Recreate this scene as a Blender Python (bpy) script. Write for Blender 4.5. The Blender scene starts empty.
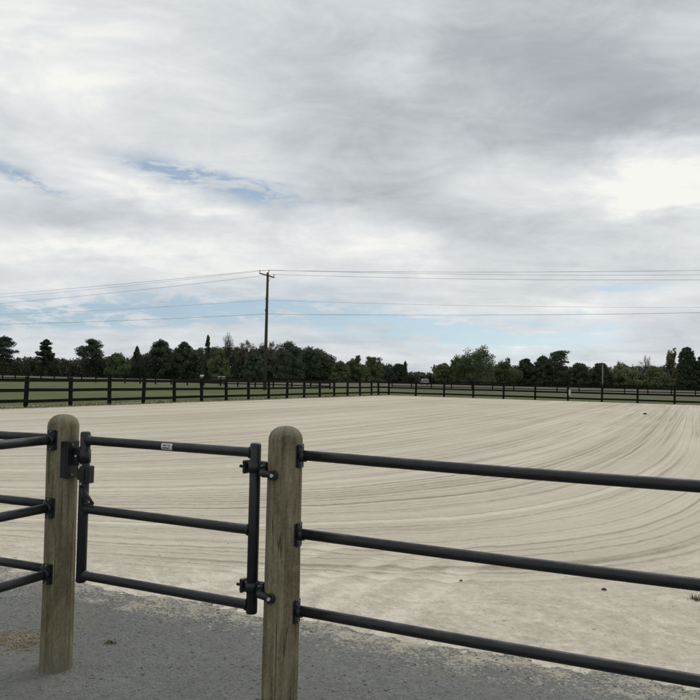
import bpy, bmesh, math, random
import numpy as np
from mathutils import Vector, Matrix, noise as mn

random.seed(7)
SC = bpy.context.scene
COL = SC.collection
R = math.radians

# ------------------------------------------------------------------ camera
F_PX, H_EYE = 780.0, 1.6
PITCH, ROLL = math.atan(27 / F_PX), R(1.2)
FW = Vector((0, math.cos(PITCH), math.sin(PITCH)))
R0 = Vector((1, 0, 0)); U0 = Vector((0, -math.sin(PITCH), math.cos(PITCH)))
RT = R0 * math.cos(ROLL) + U0 * math.sin(ROLL)
UP = U0 * math.cos(ROLL) - R0 * math.sin(ROLL)
EYE = Vector((0, 0, H_EYE))
cd = bpy.data.cameras.new('camera'); cam = bpy.data.objects.new('camera', cd); COL.objects.link(cam)
cd.sensor_width = 36; cd.lens = 36 * F_PX / 700; cd.clip_start = .05; cd.clip_end = 9000
M = Matrix((RT, UP, -FW)).transposed().to_4x4(); M.translation = EYE
cam.matrix_world = M
SC.camera = cam

def ray(px, py): return FW + RT * ((px - 350) / F_PX) + UP * ((350 - py) / F_PX)
def ground(px, py, z=0.0):
    d = ray(px, py); t = (z - H_EYE) / d.z; return EYE + d * t
def at_depth(px, py, y):
    d = ray(px, py); return EYE + d * (y / d.y)
def azel(px, py):
    d = ray(px, py).normalized(); return math.degrees(math.atan2(d.x, d.y)), math.degrees(math.asin(d.z))

# ------------------------------------------------------------------ object helpers
def tag(o, label=None, cat=None, group=None, kind=None):
    if label: o['label'] = label
    if cat: o['category'] = cat
    if group: o['group'] = group
    if kind: o['kind'] = kind
    return o
def empty(name, loc, label, cat, group=None, rz=0.0):
    o = bpy.data.objects.new(name, None); COL.objects.link(o)
    o.empty_display_size = .2
    o.location = loc; o.rotation_euler.z = rz
    return tag(o, label, cat, group)
def link_mesh(name, me, mat, parent=None, loc=None, smooth=False):
    o = bpy.data.objects.new(name, me); COL.objects.link(o)
    if mat: me.materials.append(mat)
    if parent is not None: o.parent = parent
    if loc is not None: o.location = loc
    if smooth: me.polygons.foreach_set('use_smooth', [True] * len(me.polygons))
    return o
def np_mesh(name, V, faces_flat, nper):
    """V (n,3), faces_flat array of indices, nper verts per face (constant)"""
    me = bpy.data.meshes.new(name)
    nf = len(faces_flat) // nper
    me.vertices.add(len(V)); me.vertices.foreach_set('co', np.asarray(V, np.float32).ravel())
    me.loops.add(len(faces_flat)); me.loops.foreach_set('vertex_index', np.asarray(faces_flat, np.int32))
    me.polygons.add(nf)
    me.polygons.foreach_set('loop_start', np.arange(0, nf * nper, nper, dtype=np.int32))
    me.polygons.foreach_set('loop_total', np.full(nf, nper, np.int32))
    me.update(calc_edges=True)
    return me
class MB:
    """collects solids in one bmesh"""
    def __init__(s): s.bm = bmesh.new()
    def box(s, c, size, rot=None, bevel=0.0):
        r = bmesh.ops.create_cube(s.bm, size=1.0)
        vs = r['verts']
        bmesh.ops.scale(s.bm, vec=size, verts=vs)
        if bevel:
            es = list({e for v in vs for e in v.link_edges})
            g = bmesh.ops.bevel(s.bm, geom=es, offset=bevel, segments=2, affect='EDGES', profile=.5)
            vs = list({v for f in g['faces'] for v in f.verts} | {v for v in vs if v.is_valid})
        m = (rot.to_4x4() if rot is not None else Matrix.Identity(4)); m = Matrix.Translation(Vector(c)) @ m
        bmesh.ops.transform(s.bm, matrix=m, verts=vs)
        return s
    def tube(s, pts, rad, seg=20, cap=True, dome=False):
        """round bar along a list of points; rad a number or a list"""
        pts = [Vector(p) for p in pts]; n = len(pts)
        rads = rad if isinstance(rad, (list, tuple)) else [rad] * n
        prev = None; rings = []
        for i, p in enumerate(pts):
            d = (pts[min(i + 1, n - 1)] - pts[max(i - 1, 0)]).normalized()
            if prev is None:
                a = d.orthogonal().normalized()
            else:
                a = (prev - d * prev.dot(d)).normalized()
            prev = a; b = d.cross(a)
            rings.append([s.bm.verts.new(p + (a * math.cos(2 * math.pi * k / seg) + b * math.sin(2 * math.pi * k / seg)) * rads[i]) for k in range(seg)])
        for i in range(n - 1):
            for k in range(seg):
                f = s.bm.faces.new((rings[i][k], rings[i][(k + 1) % seg], rings[i + 1][(k + 1) % seg], rings[i + 1][k])); f.smooth = True
        if cap:
            s.bm.faces.new(list(reversed(rings[0]))); s.bm.faces.new(rings[-1])
        return s
    def lathe(s, prof, seg=40, c=(0, 0, 0), wob=0.0, seed=0):
        """profile [(r,z)] about Z"""
        rings = []
        for r, z in prof:
            ring = []
            for k in range(seg):
                a = 2 * math.pi * k / seg
                rr = r
                if wob and r > .01:
                    rr += wob * mn.noise(Vector((math.cos(a) * 2.2 + seed, math.sin(a) * 2.2, z * 1.1)))
                    rr += wob * .35 * mn.noise(Vector((math.cos(a) * 9 + seed, math.sin(a) * 9, z * 2.0)))
                ring.append(s.bm.verts.new((c[0] + rr * math.cos(a), c[1] + rr * math.sin(a), c[2] + z)))
            rings.append(ring)
        for i in range(len(rings) - 1):
            for k in range(seg):
                f = s.bm.faces.new((rings[i][k], rings[i][(k + 1) % seg], rings[i + 1][(k + 1) % seg], rings[i + 1][k])); f.smooth = True
        s.bm.faces.new(list(reversed(rings[0]))); f = s.bm.faces.new(rings[-1]); f.smooth = True
        return s
    def build(s, name, mat, parent=None, loc=None):
        me = bpy.data.meshes.new(name)
        bmesh.ops.recalc_face_normals(s.bm, faces=s.bm.faces[:])
        s.bm.to_mesh(me); s.bm.free()
        return link_mesh(name, me, mat, parent, loc)

# ------------------------------------------------------------------ material helpers
class NT:
    def __init__(s, tree): s.t = tree; s.n = tree.nodes; s.l = tree.links
    def new(s, typ, **kw):
        n = s.n.new(typ)
        for k, v in kw.items(): setattr(n, k, v)
        return n
    def put(s, sock, v):
        if hasattr(v, 'is_output'): s.l.new(v, sock)
        elif v is not None: sock.default_value = v
    def math(s, op, a, b=None, c=None, clamp=False):
        n = s.new('ShaderNodeMath', operation=op, use_clamp=clamp)
        s.put(n.inputs[0], a); s.put(n.inputs[1], b); s.put(n.inputs[2], c)
        return n.outputs[0]
    def vmath(s, op, a, b=None):
        n = s.new('ShaderNodeVectorMath', operation=op)
        s.put(n.inputs[0], a); s.put(n.inputs[1], b)
        return n.outputs['Value'] if op in ('LENGTH', 'DOT_PRODUCT') else n.outputs[0]
    def noise(s, vec, scale, detail=4, rough=.55, dist=0.0, lac=2.0):
        n = s.new('ShaderNodeTexNoise'); n.inputs['Scale'].default_value = scale; n.inputs['Detail'].default_value = detail
        n.inputs['Roughness'].default_value = rough; n.inputs['Distortion'].default_value = dist; n.inputs['Lacunarity'].default_value = lac
        if vec is not None: s.l.new(vec, n.inputs['Vector'])
        return n
    def mapping(s, vec, loc=(0, 0, 0), rot=(0, 0, 0), scale=(1, 1, 1), typ='POINT'):
        n = s.new('ShaderNodeMapping', vector_type=typ)
        s.l.new(vec, n.inputs['Vector']); n.inputs['Location'].default_value = loc; n.inputs['Rotation'].default_value = rot; n.inputs['Scale'].default_value = scale
        return n.outputs[0]
    def ramp(s, fac, stops):
        n = s.new('ShaderNodeValToRGB'); el = n.color_ramp.elements
        while len(el) < len(stops): el.new(.5)
        for e, (p, c) in zip(el, stops):
            e.position = p; e.color = (*c, 1) if len(c) == 3 else c
        s.put(n.inputs[0], fac)
        return n.outputs[0]
    def mix(s, fac, a, b, blend='MIX'):
        n = s.new('ShaderNodeMix', data_type='RGBA', blend_type=blend)
        s.put(n.inputs[0], fac)
        for sock, v in ((n.inputs[6], a), (n.inputs[7], b)):
            if isinstance(v, tuple): sock.default_value = (*v, 1)
            else: s.put(sock, v)
        return n.outputs[2]
    def mrange(s, v, a, b, c=0.0, d=1.0, smooth=True):
        n = s.new('ShaderNodeMapRange', interpolation_type='SMOOTHSTEP' if smooth else 'LINEAR')
        s.put(n.inputs[0], v)
        for i, x in ((1, a), (2, b), (3, c), (4, d)): n.inputs[i].default_value = x
        return n.outputs[0]
    def xyz(s, vec):
        n = s.new('ShaderNodeSeparateXYZ'); s.l.new(vec, n.inputs[0]); return n.outputs
    def comb(s, x, y, z=0.0):
        n = s.new('ShaderNodeCombineXYZ'); s.put(n.inputs[0], x); s.put(n.inputs[1], y); s.put(n.inputs[2], z); return n.outputs[0]
    def bump(s, h, strength=.5, dist=.01, normal=None):
        n = s.new('ShaderNodeBump'); n.inputs['Strength'].default_value = strength; n.inputs['Distance'].default_value = dist
        s.l.new(h, n.inputs['Height'])
        if normal is not None: s.l.new(normal, n.inputs['Normal'])
        return n.outputs[0]
def material(name):
    m = bpy.data.materials.new(name); m.use_nodes = True
    nt = NT(m.node_tree); nt.n.clear()
    out = nt.new('ShaderNodeOutputMaterial'); b = nt.new('ShaderNodeBsdfPrincipled'); nt.l.new(b.outputs[0], out.inputs[0])
    nt.b = b; nt.out = out
    nt.obj = nt.new('ShaderNodeTexCoord').outputs['Object']
    return m, nt
def fin(nt, col, rough=.8, normal=None, spec=.3):
    if isinstance(col, tuple): nt.b.inputs['Base Color'].default_value = (*col, 1)
    else: nt.l.new(col, nt.b.inputs['Base Color'])
    nt.put(nt.b.inputs['Roughness'], rough); nt.b.inputs['Specular IOR Level'].default_value = spec
    if normal is not None: nt.l.new(normal, nt.b.inputs['Normal'])

# arena axes: s along the near fence (to the right), t away from the camera
UX = Vector((.914, -.406, 0)).normalized(); VX = Vector((-UX.y, UX.x, 0))
ANG = math.atan2(UX.y, UX.x)
ORG = Vector((0, 4.97, 0))

# ------------------------------------------------------------------ materials
def mat_sand():
    m, n = material('raked_sand')
    o = n.obj; x, y, z = n.xyz(o)
    e = n.math('POWER', 2.71828, n.math('MULTIPLY', y, -.2))
    A = n.math('SUBTRACT', 4.5, n.math('MULTIPLY', x, .9))
    wob = n.noise(n.mapping(o, scale=(1, .22, 1)), .5, 2, .5).outputs['Fac']
    g = n.math('ADD', n.math('ADD', x, n.math('MULTIPLY', A, e)), n.math('MULTIPLY', wob, .16))
    gv = n.comb(g, n.math('MULTIPLY', y, .05), 0.0)
    fine = n.noise(n.mapping(gv, scale=(13, .5, 1)), 1.0, 3, .6).outputs['Fac']
    mid = n.noise(n.mapping(gv, scale=(3.2, .35, 1)), 1.0, 3, .6).outputs['Fac']
    wide = n.noise(n.mapping(gv, scale=(.8, .2, 1)), 1.0, 2, .5).outputs['Fac']
    sharp = n.noise(n.mapping(gv, loc=(13, 0, 0), scale=(3.6, .45, 1)), 1.0, 2, .5).outputs['Fac']
    comb_ = n.math('SINE', n.math('ADD', n.math('MULTIPLY', g, 41.0), n.math('MULTIPLY', wide, 5.0)))
    comb_ = n.math('MULTIPLY', comb_, n.mrange(n.noise(n.mapping(gv, loc=(3, 7, 0), scale=(1.3, .8, 1)), 1.0, 3, .6).outputs['Fac'], .40, .62, .15, 1.0))
    lines = n.mrange(n.math('ABSOLUTE', n.math('SUBTRACT', sharp, .5)), 0.0, .034, 1.0, 0.0)
    # raked zone: not along the near edge nor by the right side
    edge = n.noise(o, .8, 4, .6).outputs['Fac']
    zone = n.math('MULTIPLY', n.mrange(n.math('ADD', g, n.math('MULTIPLY', edge, 1.2)), 3.7, 4.9, 1, 0),
                  n.mrange(n.math('ADD', y, n.math('MULTIPLY', edge, 2.2)), 1.3, 2.3, 0, 1))
    blot = n.noise(n.mapping(o, scale=(1, 1.3, 1)), 2.6, 8, .72, .6).outputs['Fac']
    big = n.noise(o, .16, 4, .6).outputs['Fac']
    grit = n.noise(o, 85, 3, .75).outputs['Fac']
    v = n.math('ADD', n.math('MULTIPLY', n.math('SUBTRACT', fine, .5), .78), n.math('MULTIPLY', n.math('SUBTRACT', mid, .5), .70))
    v = n.math('ADD', v, n.math('MULTIPLY', n.math('SUBTRACT', wide, .5), .55))
    v = n.math('ADD', v, n.math('MULTIPLY', comb_, .085))
    v = n.math('SUBTRACT', v, n.math('MULTIPLY', lines, .25))
    v = n.math('MULTIPLY', v, zone)
    rough_v = n.math('MULTIPLY', n.math('SUBTRACT', blot, .5), n.math('SUBTRACT', 1.25, n.math('MULTIPLY', zone, .95)))
    crumb = n.noise(o, 16, 5, .75).outputs['Fac']
    cz = n.math('MULTIPLY', n.math('SUBTRACT', crumb, .44), n.math('SUBTRACT', 1.5, n.math('MULTIPLY', zone, 1.05)))
    v = n.math('ADD', v, cz)
    pit = n.mrange(n.noise(n.mapping(o, scale=(1, 1.6, 1)), 7, 6, .8, .4).outputs['Fac'], .36, .30, 0, .30)
    v = n.math('SUBTRACT', v, n.math('MULTIPLY', pit, n.math('SUBTRACT', 1.0, n.math('MULTIPLY', zone, .6))))
    v = n.math('ADD', n.math('ADD', v, rough_v), n.math('MULTIPLY', n.math('SUBTRACT', big, .5), .5))
    v = n.math('ADD', v, n.math('MULTIPLY', n.math('SUBTRACT', grit, .5), .55))
    # wheel tracks of dry churned sand running in from the gate
    tw = n.math('MULTIPLY', n.math('SUBTRACT', blot, .5), .35)
    for s0, k in ((-.66, .19), (-.27, .12), (.22, .05), (-1.35, .22)):
        d = n.math('ABSOLUTE', n.math('ADD', n.math('SUBTRACT', n.math('SUBTRACT', x, s0), n.math('MULTIPLY', n.math('SUBTRACT', y, .6), k)), tw))
        tr = n.math('MULTIPLY', n.mrange(d, .05, .14, 1, 0), n.mrange(n.math('ADD', y, n.math('MULTIPLY', crumb, .8)), 2.0, 3.1, 1, 0))
        v = n.math('ADD', v, n.math('MULTIPLY', tr, .22))
    v = n.math('ADD', v, n.math('SUBTRACT', .60, n.math('MULTIPLY', zone, .10)), clamp=True)
    col = n.ramp(v, [(.08, (.325, .282, .215)), (.40, (.505, .452, .355)), (.66, (.615, .555, .445)), (.95, (.765, .71, .59))])
    hgt = n.math('MULTIPLY', n.math('ADD', n.math('ADD', n.math('ADD', n.math('MULTIPLY', fine, .5), n.math('MULTIPLY', comb_, .22)), mid), n.math('MULTIPLY', lines, -.35)), zone)
    foot = n.noise(o, 6.5, 4, .6).outputs['Fac']
    hgt = n.math('ADD', hgt, n.math('MULTIPLY', crumb, n.math('SUBTRACT', .8, n.math('MULTIPLY', zone, .55))))
    hgt = n.math('ADD', hgt, n.math('MULTIPLY', foot, n.math('SUBTRACT', .9, n.math('MULTIPLY', zone, .7))))
    nb = n.bump(hgt, .75, .05)
    nb = n.bump(grit, .35, .006, nb)
    fin(n, col, .95, nb, .15)
    return m

def mat_gravel():
    m, n = material('stone_dust')
    o = n.obj
    big = n.noise(o, .9, 5, .6).outputs['Fac']
    mid = n.noise(o, 9, 5, .7).outputs['Fac']
    vor = n.new('ShaderNodeTexVoronoi'); vor.inputs['Scale'].default_value = 75; n.l.new(o, vor.inputs['Vector'])
    grain = n.noise(o, 110, 2, .6).outputs['Fac']
    cellv = n.xyz(vor.outputs['Color'])[0]
    v = n.math('ADD', n.math('MULTIPLY', big, .32), n.math('MULTIPLY', mid, .32))
    v = n.math('ADD', v, n.math('MULTIPLY', cellv, .2)); v = n.math('ADD', v, n.math('MULTIPLY', grain, .22))
    col = n.ramp(v, [(.26, (.100, .100, .093)), (.48, (.153, .155, .146)), (.62, (.194, .196, .184)), (.84, (.31, .31, .285))])
    dirt = n.noise(n.mapping(o, loc=(4.2, 1, 0)), 1.3, 5, .65).outputs['Fac']
    x, y, z = n.xyz(o)
    left = n.mrange(x, -.9, -2.6, .15, .8)
    dm = n.math('MULTIPLY', n.mrange(dirt, .46, .68), left)
    col = n.mix(dm, col, (.20, .165, .105))
    # pale sand kicked over the stone dust near the arena edge
    spill = n.noise(n.mapping(o, scale=(1, 1.6, 1)), 3.2, 6, .7).outputs['Fac']
    near = n.mrange(y, -.75, .05, 0, .22)
    sm = n.mrange(n.math('ADD', spill, near), .66, .92)
    col = n.mix(n.math('MULTIPLY', sm, .8), col, (.50, .455, .355))
    gr = n.noise(o, 42, 3, .8).outputs['Fac']
    gm = n.mrange(n.math('ADD', n.math('ADD', gr, n.mrange(y, -.85, .06, -.14, .14)), n.math('MULTIPLY', n.math('SUBTRACT', spill, .5), .5)), .60, .66)
    col = n.mix(n.math('MULTIPLY', gm, .7), col, (.48, .435, .335))
    h = n.math('ADD', n.math('MULTIPLY', vor.outputs['Distance'], -1.0), n.math('MULTIPLY', mid, 1.6))
    nb = n.bump(h, .7, .012)
    fin(n, col, .92, nb, .25)
    return m

def mat_grass(name, a, b, c):
    m, n = material(name)
    o = n.obj
    big = n.noise(n.mapping(o, scale=(.35, 1, 1)), .11, 4, .6).outputs['Fac']
    mid = n.noise(o, 1.3, 5, .65).outputs['Fac']
    fine = n.noise(o, 14, 3, .7).outputs['Fac']
    v = n.math('ADD', n.math('ADD', n.math('MULTIPLY', big, .5), n.math('MULTIPLY', mid, .3)), n.math('MULTIPLY', fine, .25))
    col = n.ramp(v, [(.35, a), (.55, b), (.72, c)])
    fin(n, col, .95, n.bump(fine, .8, .05), .1)
    return m

def mat_plain(name, base, var=.25, scale=8, rough=.7, spec=.3, stretch=(1, 1, 1), bump=.2):
    m, n = material(name)
    v = n.noise(n.mapping(n.obj, scale=stretch), scale, 5, .6).outputs['Fac']
    lo = tuple(x * (1 - var) for x in base); hi = tuple(min(1, x * (1 + var)) for x in base)
    fin(n, n.ramp(v, [(.3, lo), (.7, hi)]), rough, n.bump(v, bump, .01), spec)
    return m

def mat_post():
    m, n = material('treated_post')
    o = n.obj
    info = n.new('ShaderNodeObjectInfo')
    ofs = n.math('MULTIPLY', info.outputs['Random'], 30.0)
    x, y, z = n.xyz(o)
    ang = n.math('ARCTAN2', y, x)
    p = n.comb(n.math('ADD', n.math('MULTIPLY', n.math('COSINE', ang), .083), ofs), n.math('MULTIPLY', n.math('SINE', ang), .083), z)
    g1 = n.noise(n.mapping(p, scale=(42, 42, 1.5)), 1, 6, .65).outputs['Fac']
    g2 = n.noise(n.mapping(p, scale=(150, 150, 3.5)), 1, 4, .6).outputs['Fac']
    bl = n.noise(n.mapping(p, scale=(7, 7, 2.2)), 1, 5, .65, 1.0).outputs['Fac']
    crack = n.noise(n.mapping(p, scale=(30, 30, .8)), 1, 2, .5, .3).outputs['Fac']
    cr = n.mrange(n.math('ABSOLUTE', n.math('SUBTRACT', crack, .52)), 0, .016, 1, 0)
    cr = n.math('MULTIPLY', cr, n.mrange(n.noise(n.mapping(p, scale=(9, 9, 1.6)), 1, 2).outputs['Fac'], .44, .56))
    v = n.math('ADD', n.math('ADD', n.math('MULTIPLY', g1, .45), n.math('MULTIPLY', g2, .25)), n.math('MULTIPLY', bl, .62))
    v = n.math('ADD', v, n.math('MULTIPLY', n.math('SUBTRACT', n.noise(p, 70, 4, .7).outputs['Fac'], .5), .35))
    v = n.math('SUBTRACT', v, .13)
    col = n.ramp(v, [(.36, (.075, .064, .038)), (.50, (.150, .131, .080)), (.64, (.235, .212, .138)), (.8, (.34, .315, .225))])
    # knots
    vor = n.new('ShaderNodeTexVoronoi'); vor.inputs['Scale'].default_value = 1.0
    n.l.new(n.mapping(p, scale=(12, 12, 5)), vor.inputs['Vector'])
    kn = n.mrange(vor.outputs['Distance'], .07, .20, 1, 0)
    pick = n.mrange(n.xyz(vor.outputs['Color'])[1], .80, .84)
    col = n.mix(n.math('MULTIPLY', n.math('MULTIPLY', kn, pick), .75), col, (.10, .058, .032))
    red = n.noise(n.mapping(p, loc=(3, 8, 1), scale=(14, 14, 4)), 1, 3, .6).outputs['Fac']
    col = n.mix(n.mrange(red, .55, .75, 0, .6), col, (.16, .088, .045))
    # damp, dirty foot of the post with a ragged top edge, and the weathered cut top
    foot = n.mrange(n.math('ADD', z, n.math('MULTIPLY', bl, .25)), .10, .32, .55, 0)
    col = n.mix(foot, col, (.15, .145, .125))
    rr = n.math('SQRT', n.math('ADD', n.math('MULTIPLY', x, x), n.math('MULTIPLY', y, y)))
    rings = n.math('SINE', n.math('ADD', n.math('MULTIPLY', rr, 900), n.math('MULTIPLY', bl, 6)))
    top = n.mrange(z, 1.318, 1.335)
    col = n.mix(n.math('MULTIPLY', top, n.mrange(rings, -1, 1, .15, .5)), col, (.22, .215, .17))
    col = n.mix(n.math('MULTIPLY', cr, .85), col, (.035, .03, .02))
    h = n.math('SUBTRACT', n.math('ADD', g1, n.math('MULTIPLY', g2, .5)), n.math('MULTIPLY', cr, 1.5))
    fin(n, col, .85, n.bump(h, .55, .006), .2)
    return m

def mat_pipe():
    m, n = material('black_powder_coat')
    o = n.new('ShaderNodeNewGeometry').outputs['Position']
    d = n.noise(o, 14, 6, .7).outputs['Fac']; f = n.noise(o, 160, 2, .5).outputs['Fac']
    col = n.ramp(d, [(.35, (.008, .009, .0105)), (.62, (.012, .0135, .016)), (.82, (.035, .034, .031))])
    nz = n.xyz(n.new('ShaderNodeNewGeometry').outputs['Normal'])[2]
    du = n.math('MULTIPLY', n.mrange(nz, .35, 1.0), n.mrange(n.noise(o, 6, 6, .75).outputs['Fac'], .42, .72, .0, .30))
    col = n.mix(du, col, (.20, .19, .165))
    fin(n, col, n.mrange(d, .3, .8, .34, .62), n.bump(f, .12, .002), .4)
    return m

def mat_leaf(name, a, b, c, scale=.35, trans=.22):
    m, n = material(name)
    info = n.new('ShaderNodeObjectInfo')
    geo = n.new('ShaderNodeNewGeometry').outputs['Position']
    v = n.noise(geo, scale, 3, .6).outputs['Fac']
    v2 = n.noise(geo, 4.0, 2, .6).outputs['Fac']
    v = n.math('ADD', n.math('MULTIPLY', v, .65), n.math('MULTIPLY', v2, .3))
    v = n.math('ADD', v, n.math('MULTIPLY', n.math('SUBTRACT', info.outputs['Random'], .5), .12))
    col = n.ramp(v, [(.32, a), (.48, b), (.64, c)])
    fin(n, col, .75, None, .2)
    tr = n.new('ShaderNodeBsdfTranslucent'); n.l.new(col, tr.inputs[0])
    mx = n.new('ShaderNodeMixShader'); mx.inputs[0].default_value = trans
    n.l.new(n.b.outputs[0], mx.inputs[1]); n.l.new(tr.outputs[0], mx.inputs[2]); n.l.new(mx.outputs[0], n.out.inputs[0])
    return m

SAND, GRAVEL = mat_sand(), mat_gravel()
FIELD = mat_grass('meadow_grass', (.072, .090, .034), (.112, .130, .052), (.162, .170, .088))
PADD = mat_grass('dry_paddock', (.075, .080, .048), (.120, .120, .082), (.19, .175, .135))
ROUGHG = mat_grass('verge_grass', (.13, .135, .075), (.20, .195, .12), (.30, .28, .19))
TRACK = mat_plain('pale_dirt', (.30, .275, .23), .3, .6, .95, .1)
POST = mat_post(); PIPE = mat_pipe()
BOLT = mat_plain('galvanised_bolt', (.45, .45, .43), .3, 60, .45, .5)
DBOLT = mat_plain('dull_bolt', (.13, .13, .125), .3, 60, .5, .5)
BOARD = mat_plain('black_stained_board', (.0095, .0088, .0075), .45, 3, .9, .12, (1, 1, 6))
POLEW = mat_plain('weathered_pole_wood', (.060, .052, .044), .35, 4, .9, .2, (6, 6, .4))
GREYM = mat_plain('grey_metal', (.19, .19, .19), .2, 6, .5, .5)
WIREM = mat_plain('wire_sheath', (.06, .06, .065), .2, 3, .6, .4)
PORC = mat_plain('glazed_porcelain', (.12, .10, .09), .2, 5, .3, .5)
WHITE = mat_plain('white_paint', (.46, .46, .45), .1, 5, .6, .4)
STICK = mat_plain('silver_sticker', (.55, .55, .54), .15, 120, .4, .5)
INK = mat_plain('grey_ink', (.12, .12, .12), .2, 100, .6, .3)
CLOD = mat_plain('dark_clod_earth', (.075, .062, .045), .5, 30, .95, .1, bump=.8)
STRAW = mat_leaf('dry_straw', (.19, .14, .075), (.28, .22, .13), (.37, .31, .20), 9, .1)
WEED = mat_leaf('weed_leaf', (.06, .062, .026), (.09, .092, .038), (.14, .13, .065), 20, .2)
BARK = mat_plain('bark', (.048, .042, .036), .4, 2, .95, .1, (4, 4, .6))
L_DARK = mat_leaf('dark_evergreen', (0.039, 0.059, 0.039), (0.068, 0.094, 0.057), (0.109, 0.142, 0.081))
L_PINE = mat_leaf('pine_needles', (0.037, 0.055, 0.039), (0.062, 0.086, 0.057), (0.100, 0.129, 0.080))
L_GREEN = mat_leaf('spring_leaves', (0.083, 0.111, 0.053), (0.128, 0.162, 0.077), (0.181, 0.221, 0.110), .5, .2)
L_BUD = mat_leaf('budding_twigs', (0.138, 0.136, 0.081), (0.201, 0.195, 0.115), (0.276, 0.267, 0.161), .5, .25)
L_UNDER = mat_leaf('undergrowth_leaves', (0.061, 0.074, 0.054), (0.095, 0.111, 0.074), (0.146, 0.153, 0.105), .12, .1)

# ------------------------------------------------------------------ ground
def fbm(x, y, sc, oct=4, seed=0):
    return mn.fractal(Vector((x * sc + seed, y * sc - seed * .7, seed * .3)), 1.0, 2.0, oct)
def sheet(name, corners, z, mat, kind='structure'):
    me = bpy.data.meshes.new(name); me.from_pydata([(x, y, z) for x, y in corners], [], [tuple(range(len(corners)))]); me.update()
    return tag(link_mesh(name, me, mat), kind=kind)
sheet('ground', [(-4000, -300), (4000, -300), (4000, 6000), (-4000, 6000)], -.030, FIELD)

def arena_sheet(name, S, T, hf, mat, warp=None):
    S = np.array(S); T = np.array(T)
    V = np.zeros((len(T), len(S), 3))
    for j, t in enumerate(T):
        for i, s in enumerate(S):
            tt = warp(s, t) if warp else t
            V[j, i] = (s, tt, hf(s, tt))
    idx = np.arange(len(S) * len(T)).reshape(len(T), len(S))
    q = np.stack([idx[:-1, :-1], idx[:-1, 1:], idx[1:, 1:], idx[1:, :-1]], -1).reshape(-1)
    me = np_mesh(name, V.reshape(-1, 3), q, 4)
    o = link_mesh(name, me, mat, smooth=True)
    o.location = ORG; o.rotation_euler.z = ANG
    return tag(o, kind='structure')
def graded(lo, hi, fine_lo, fine_hi, step, grow=1.12, maxstep=2.0):
    a = list(np.arange(fine_lo, fine_hi, step)); d = step; x = a[-1]
    while x < hi: d = min(d * grow, maxstep); x = min(x + d, hi); a.append(x)
    d = step; x = fine_lo; b = []
    while x > lo: d = min(d * grow, maxstep); x = max(x - d, lo); b.append(x)
    return list(reversed(b)) + a

def groove(s, t):
    return s + (4.5 - .9 * s) * math.exp(-.2 * t)
def sand_h(s, t):
    if t > 16 and abs(s) > 9: return .02
    edge = .025 * s * -.35 + .10 * fbm(s, 3.3, .7, 3, 5)
    d = t - edge + .13 * fbm(s, t, 1.6, 4, 2) + .05 * fbm(s, t, 9, 3, 9) + .045 * fbm(s, t, 27, 2, 19)
    h = .032 * (1 - math.exp(-max(d, -.3) * 3.2)) if d > -.3 else -.05
    k = min(1, max(0, t / 1.2)); far = max(0, 1 - t / 16)
    h += (.011 * fbm(s, t, 1.1, 4, 3) + .006 * fbm(s, t, 5.5, 3, 4) + .004 * fbm(s, t, 15, 2, 8)) * (.35 + .65 * far) * k
    # drag-harrow furrows
    g = groove(s, t) + .08 * fbm(s, t * .25, .5, 2, 7)
    z = min(1, max(0, (t - .7) / .8)) * min(1, max(0, (4.0 - g) / .8)) * far
    if z > 0:
        h += z * .010 * mn.noise(Vector((g * 3.2, t * .05, 0))) + z * .007 * mn.noise(Vector((g * 8.5, t * .06, 5)))
    # a wheel rut crossing the corner by the gate
    if t < 3.2 and -2.2 < s < 2:
        fade = min(1, max(0, (3.0 - t) / 1.0)) * min(1, max(0, (t - .05) / .3))
        for s0, k in ((-.66, .19), (-.27, .12), (.22, .05), (-1.35, .22)):
            r = abs(s - s0 - k * (t - .6) + .05 * fbm(s, t, 1.3, 2, 31))
            h += fade * (-.015 * math.exp(-(r / .075) ** 2) + .012 * math.exp(-((r - .14) / .05) ** 2)) * (.7 + .6 * fbm(s, t, 3.5, 2, 21))
    return max(h, -.012) if t < 1.2 else max(h, .006)
def sand_warp(s, t):
    tend = 61.4 - .075 * (s + 24.9)
    return t if t < 30 else 30 + (t - 30) * (tend - 30) / 33.0
S = graded(-23.4, 26, -4.2, 3.6, .030, 1.06, 1.2)
T = graded(-.6, 63, -.6, 4.2, .026, 1.035, 1.2)
arena_sheet('sand', S, T, sand_h, SAND, sand_warp)
def grav_h(s, t):
    return .004 + .010 * fbm(s, t, .9, 3, 11) * .5 + .0025 * fbm(s, t, 12, 2, 12) if abs(s) < 8 else .0
S = graded(-24, 24, -4.0, 4.0, .05, 1.1, 1.5); T = graded(-14, 1.0, -3.0, .6, .05, 1.1, 1.5)
arena_sheet('gravel', S, T, grav_h, GRAVEL)
def loc_st(s, t, z=0.0):
    return ORG + UX * s + VX * t + Vector((0, 0, z))
def st_poly(pts): return [(loc_st(s, t).x, loc_st(s, t).y) for s, t in pts]
# rough verge under the arena fence, and a pale track across the field
sheet('verge', st_poly([(-26.3, -30), (-22.9, -30), (-22.9, 60.6), (30, 56.2), (30, 59.6), (-26.3, 64.2)]), -.022, ROUGHG)
sheet('paddock_ground', [(-230, 138), (-60, 126), (0, 116), (30, 88), (90, 58), (260, 46), (400, 250), (0, 262), (-400, 250)], -.022, PADD)

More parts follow.
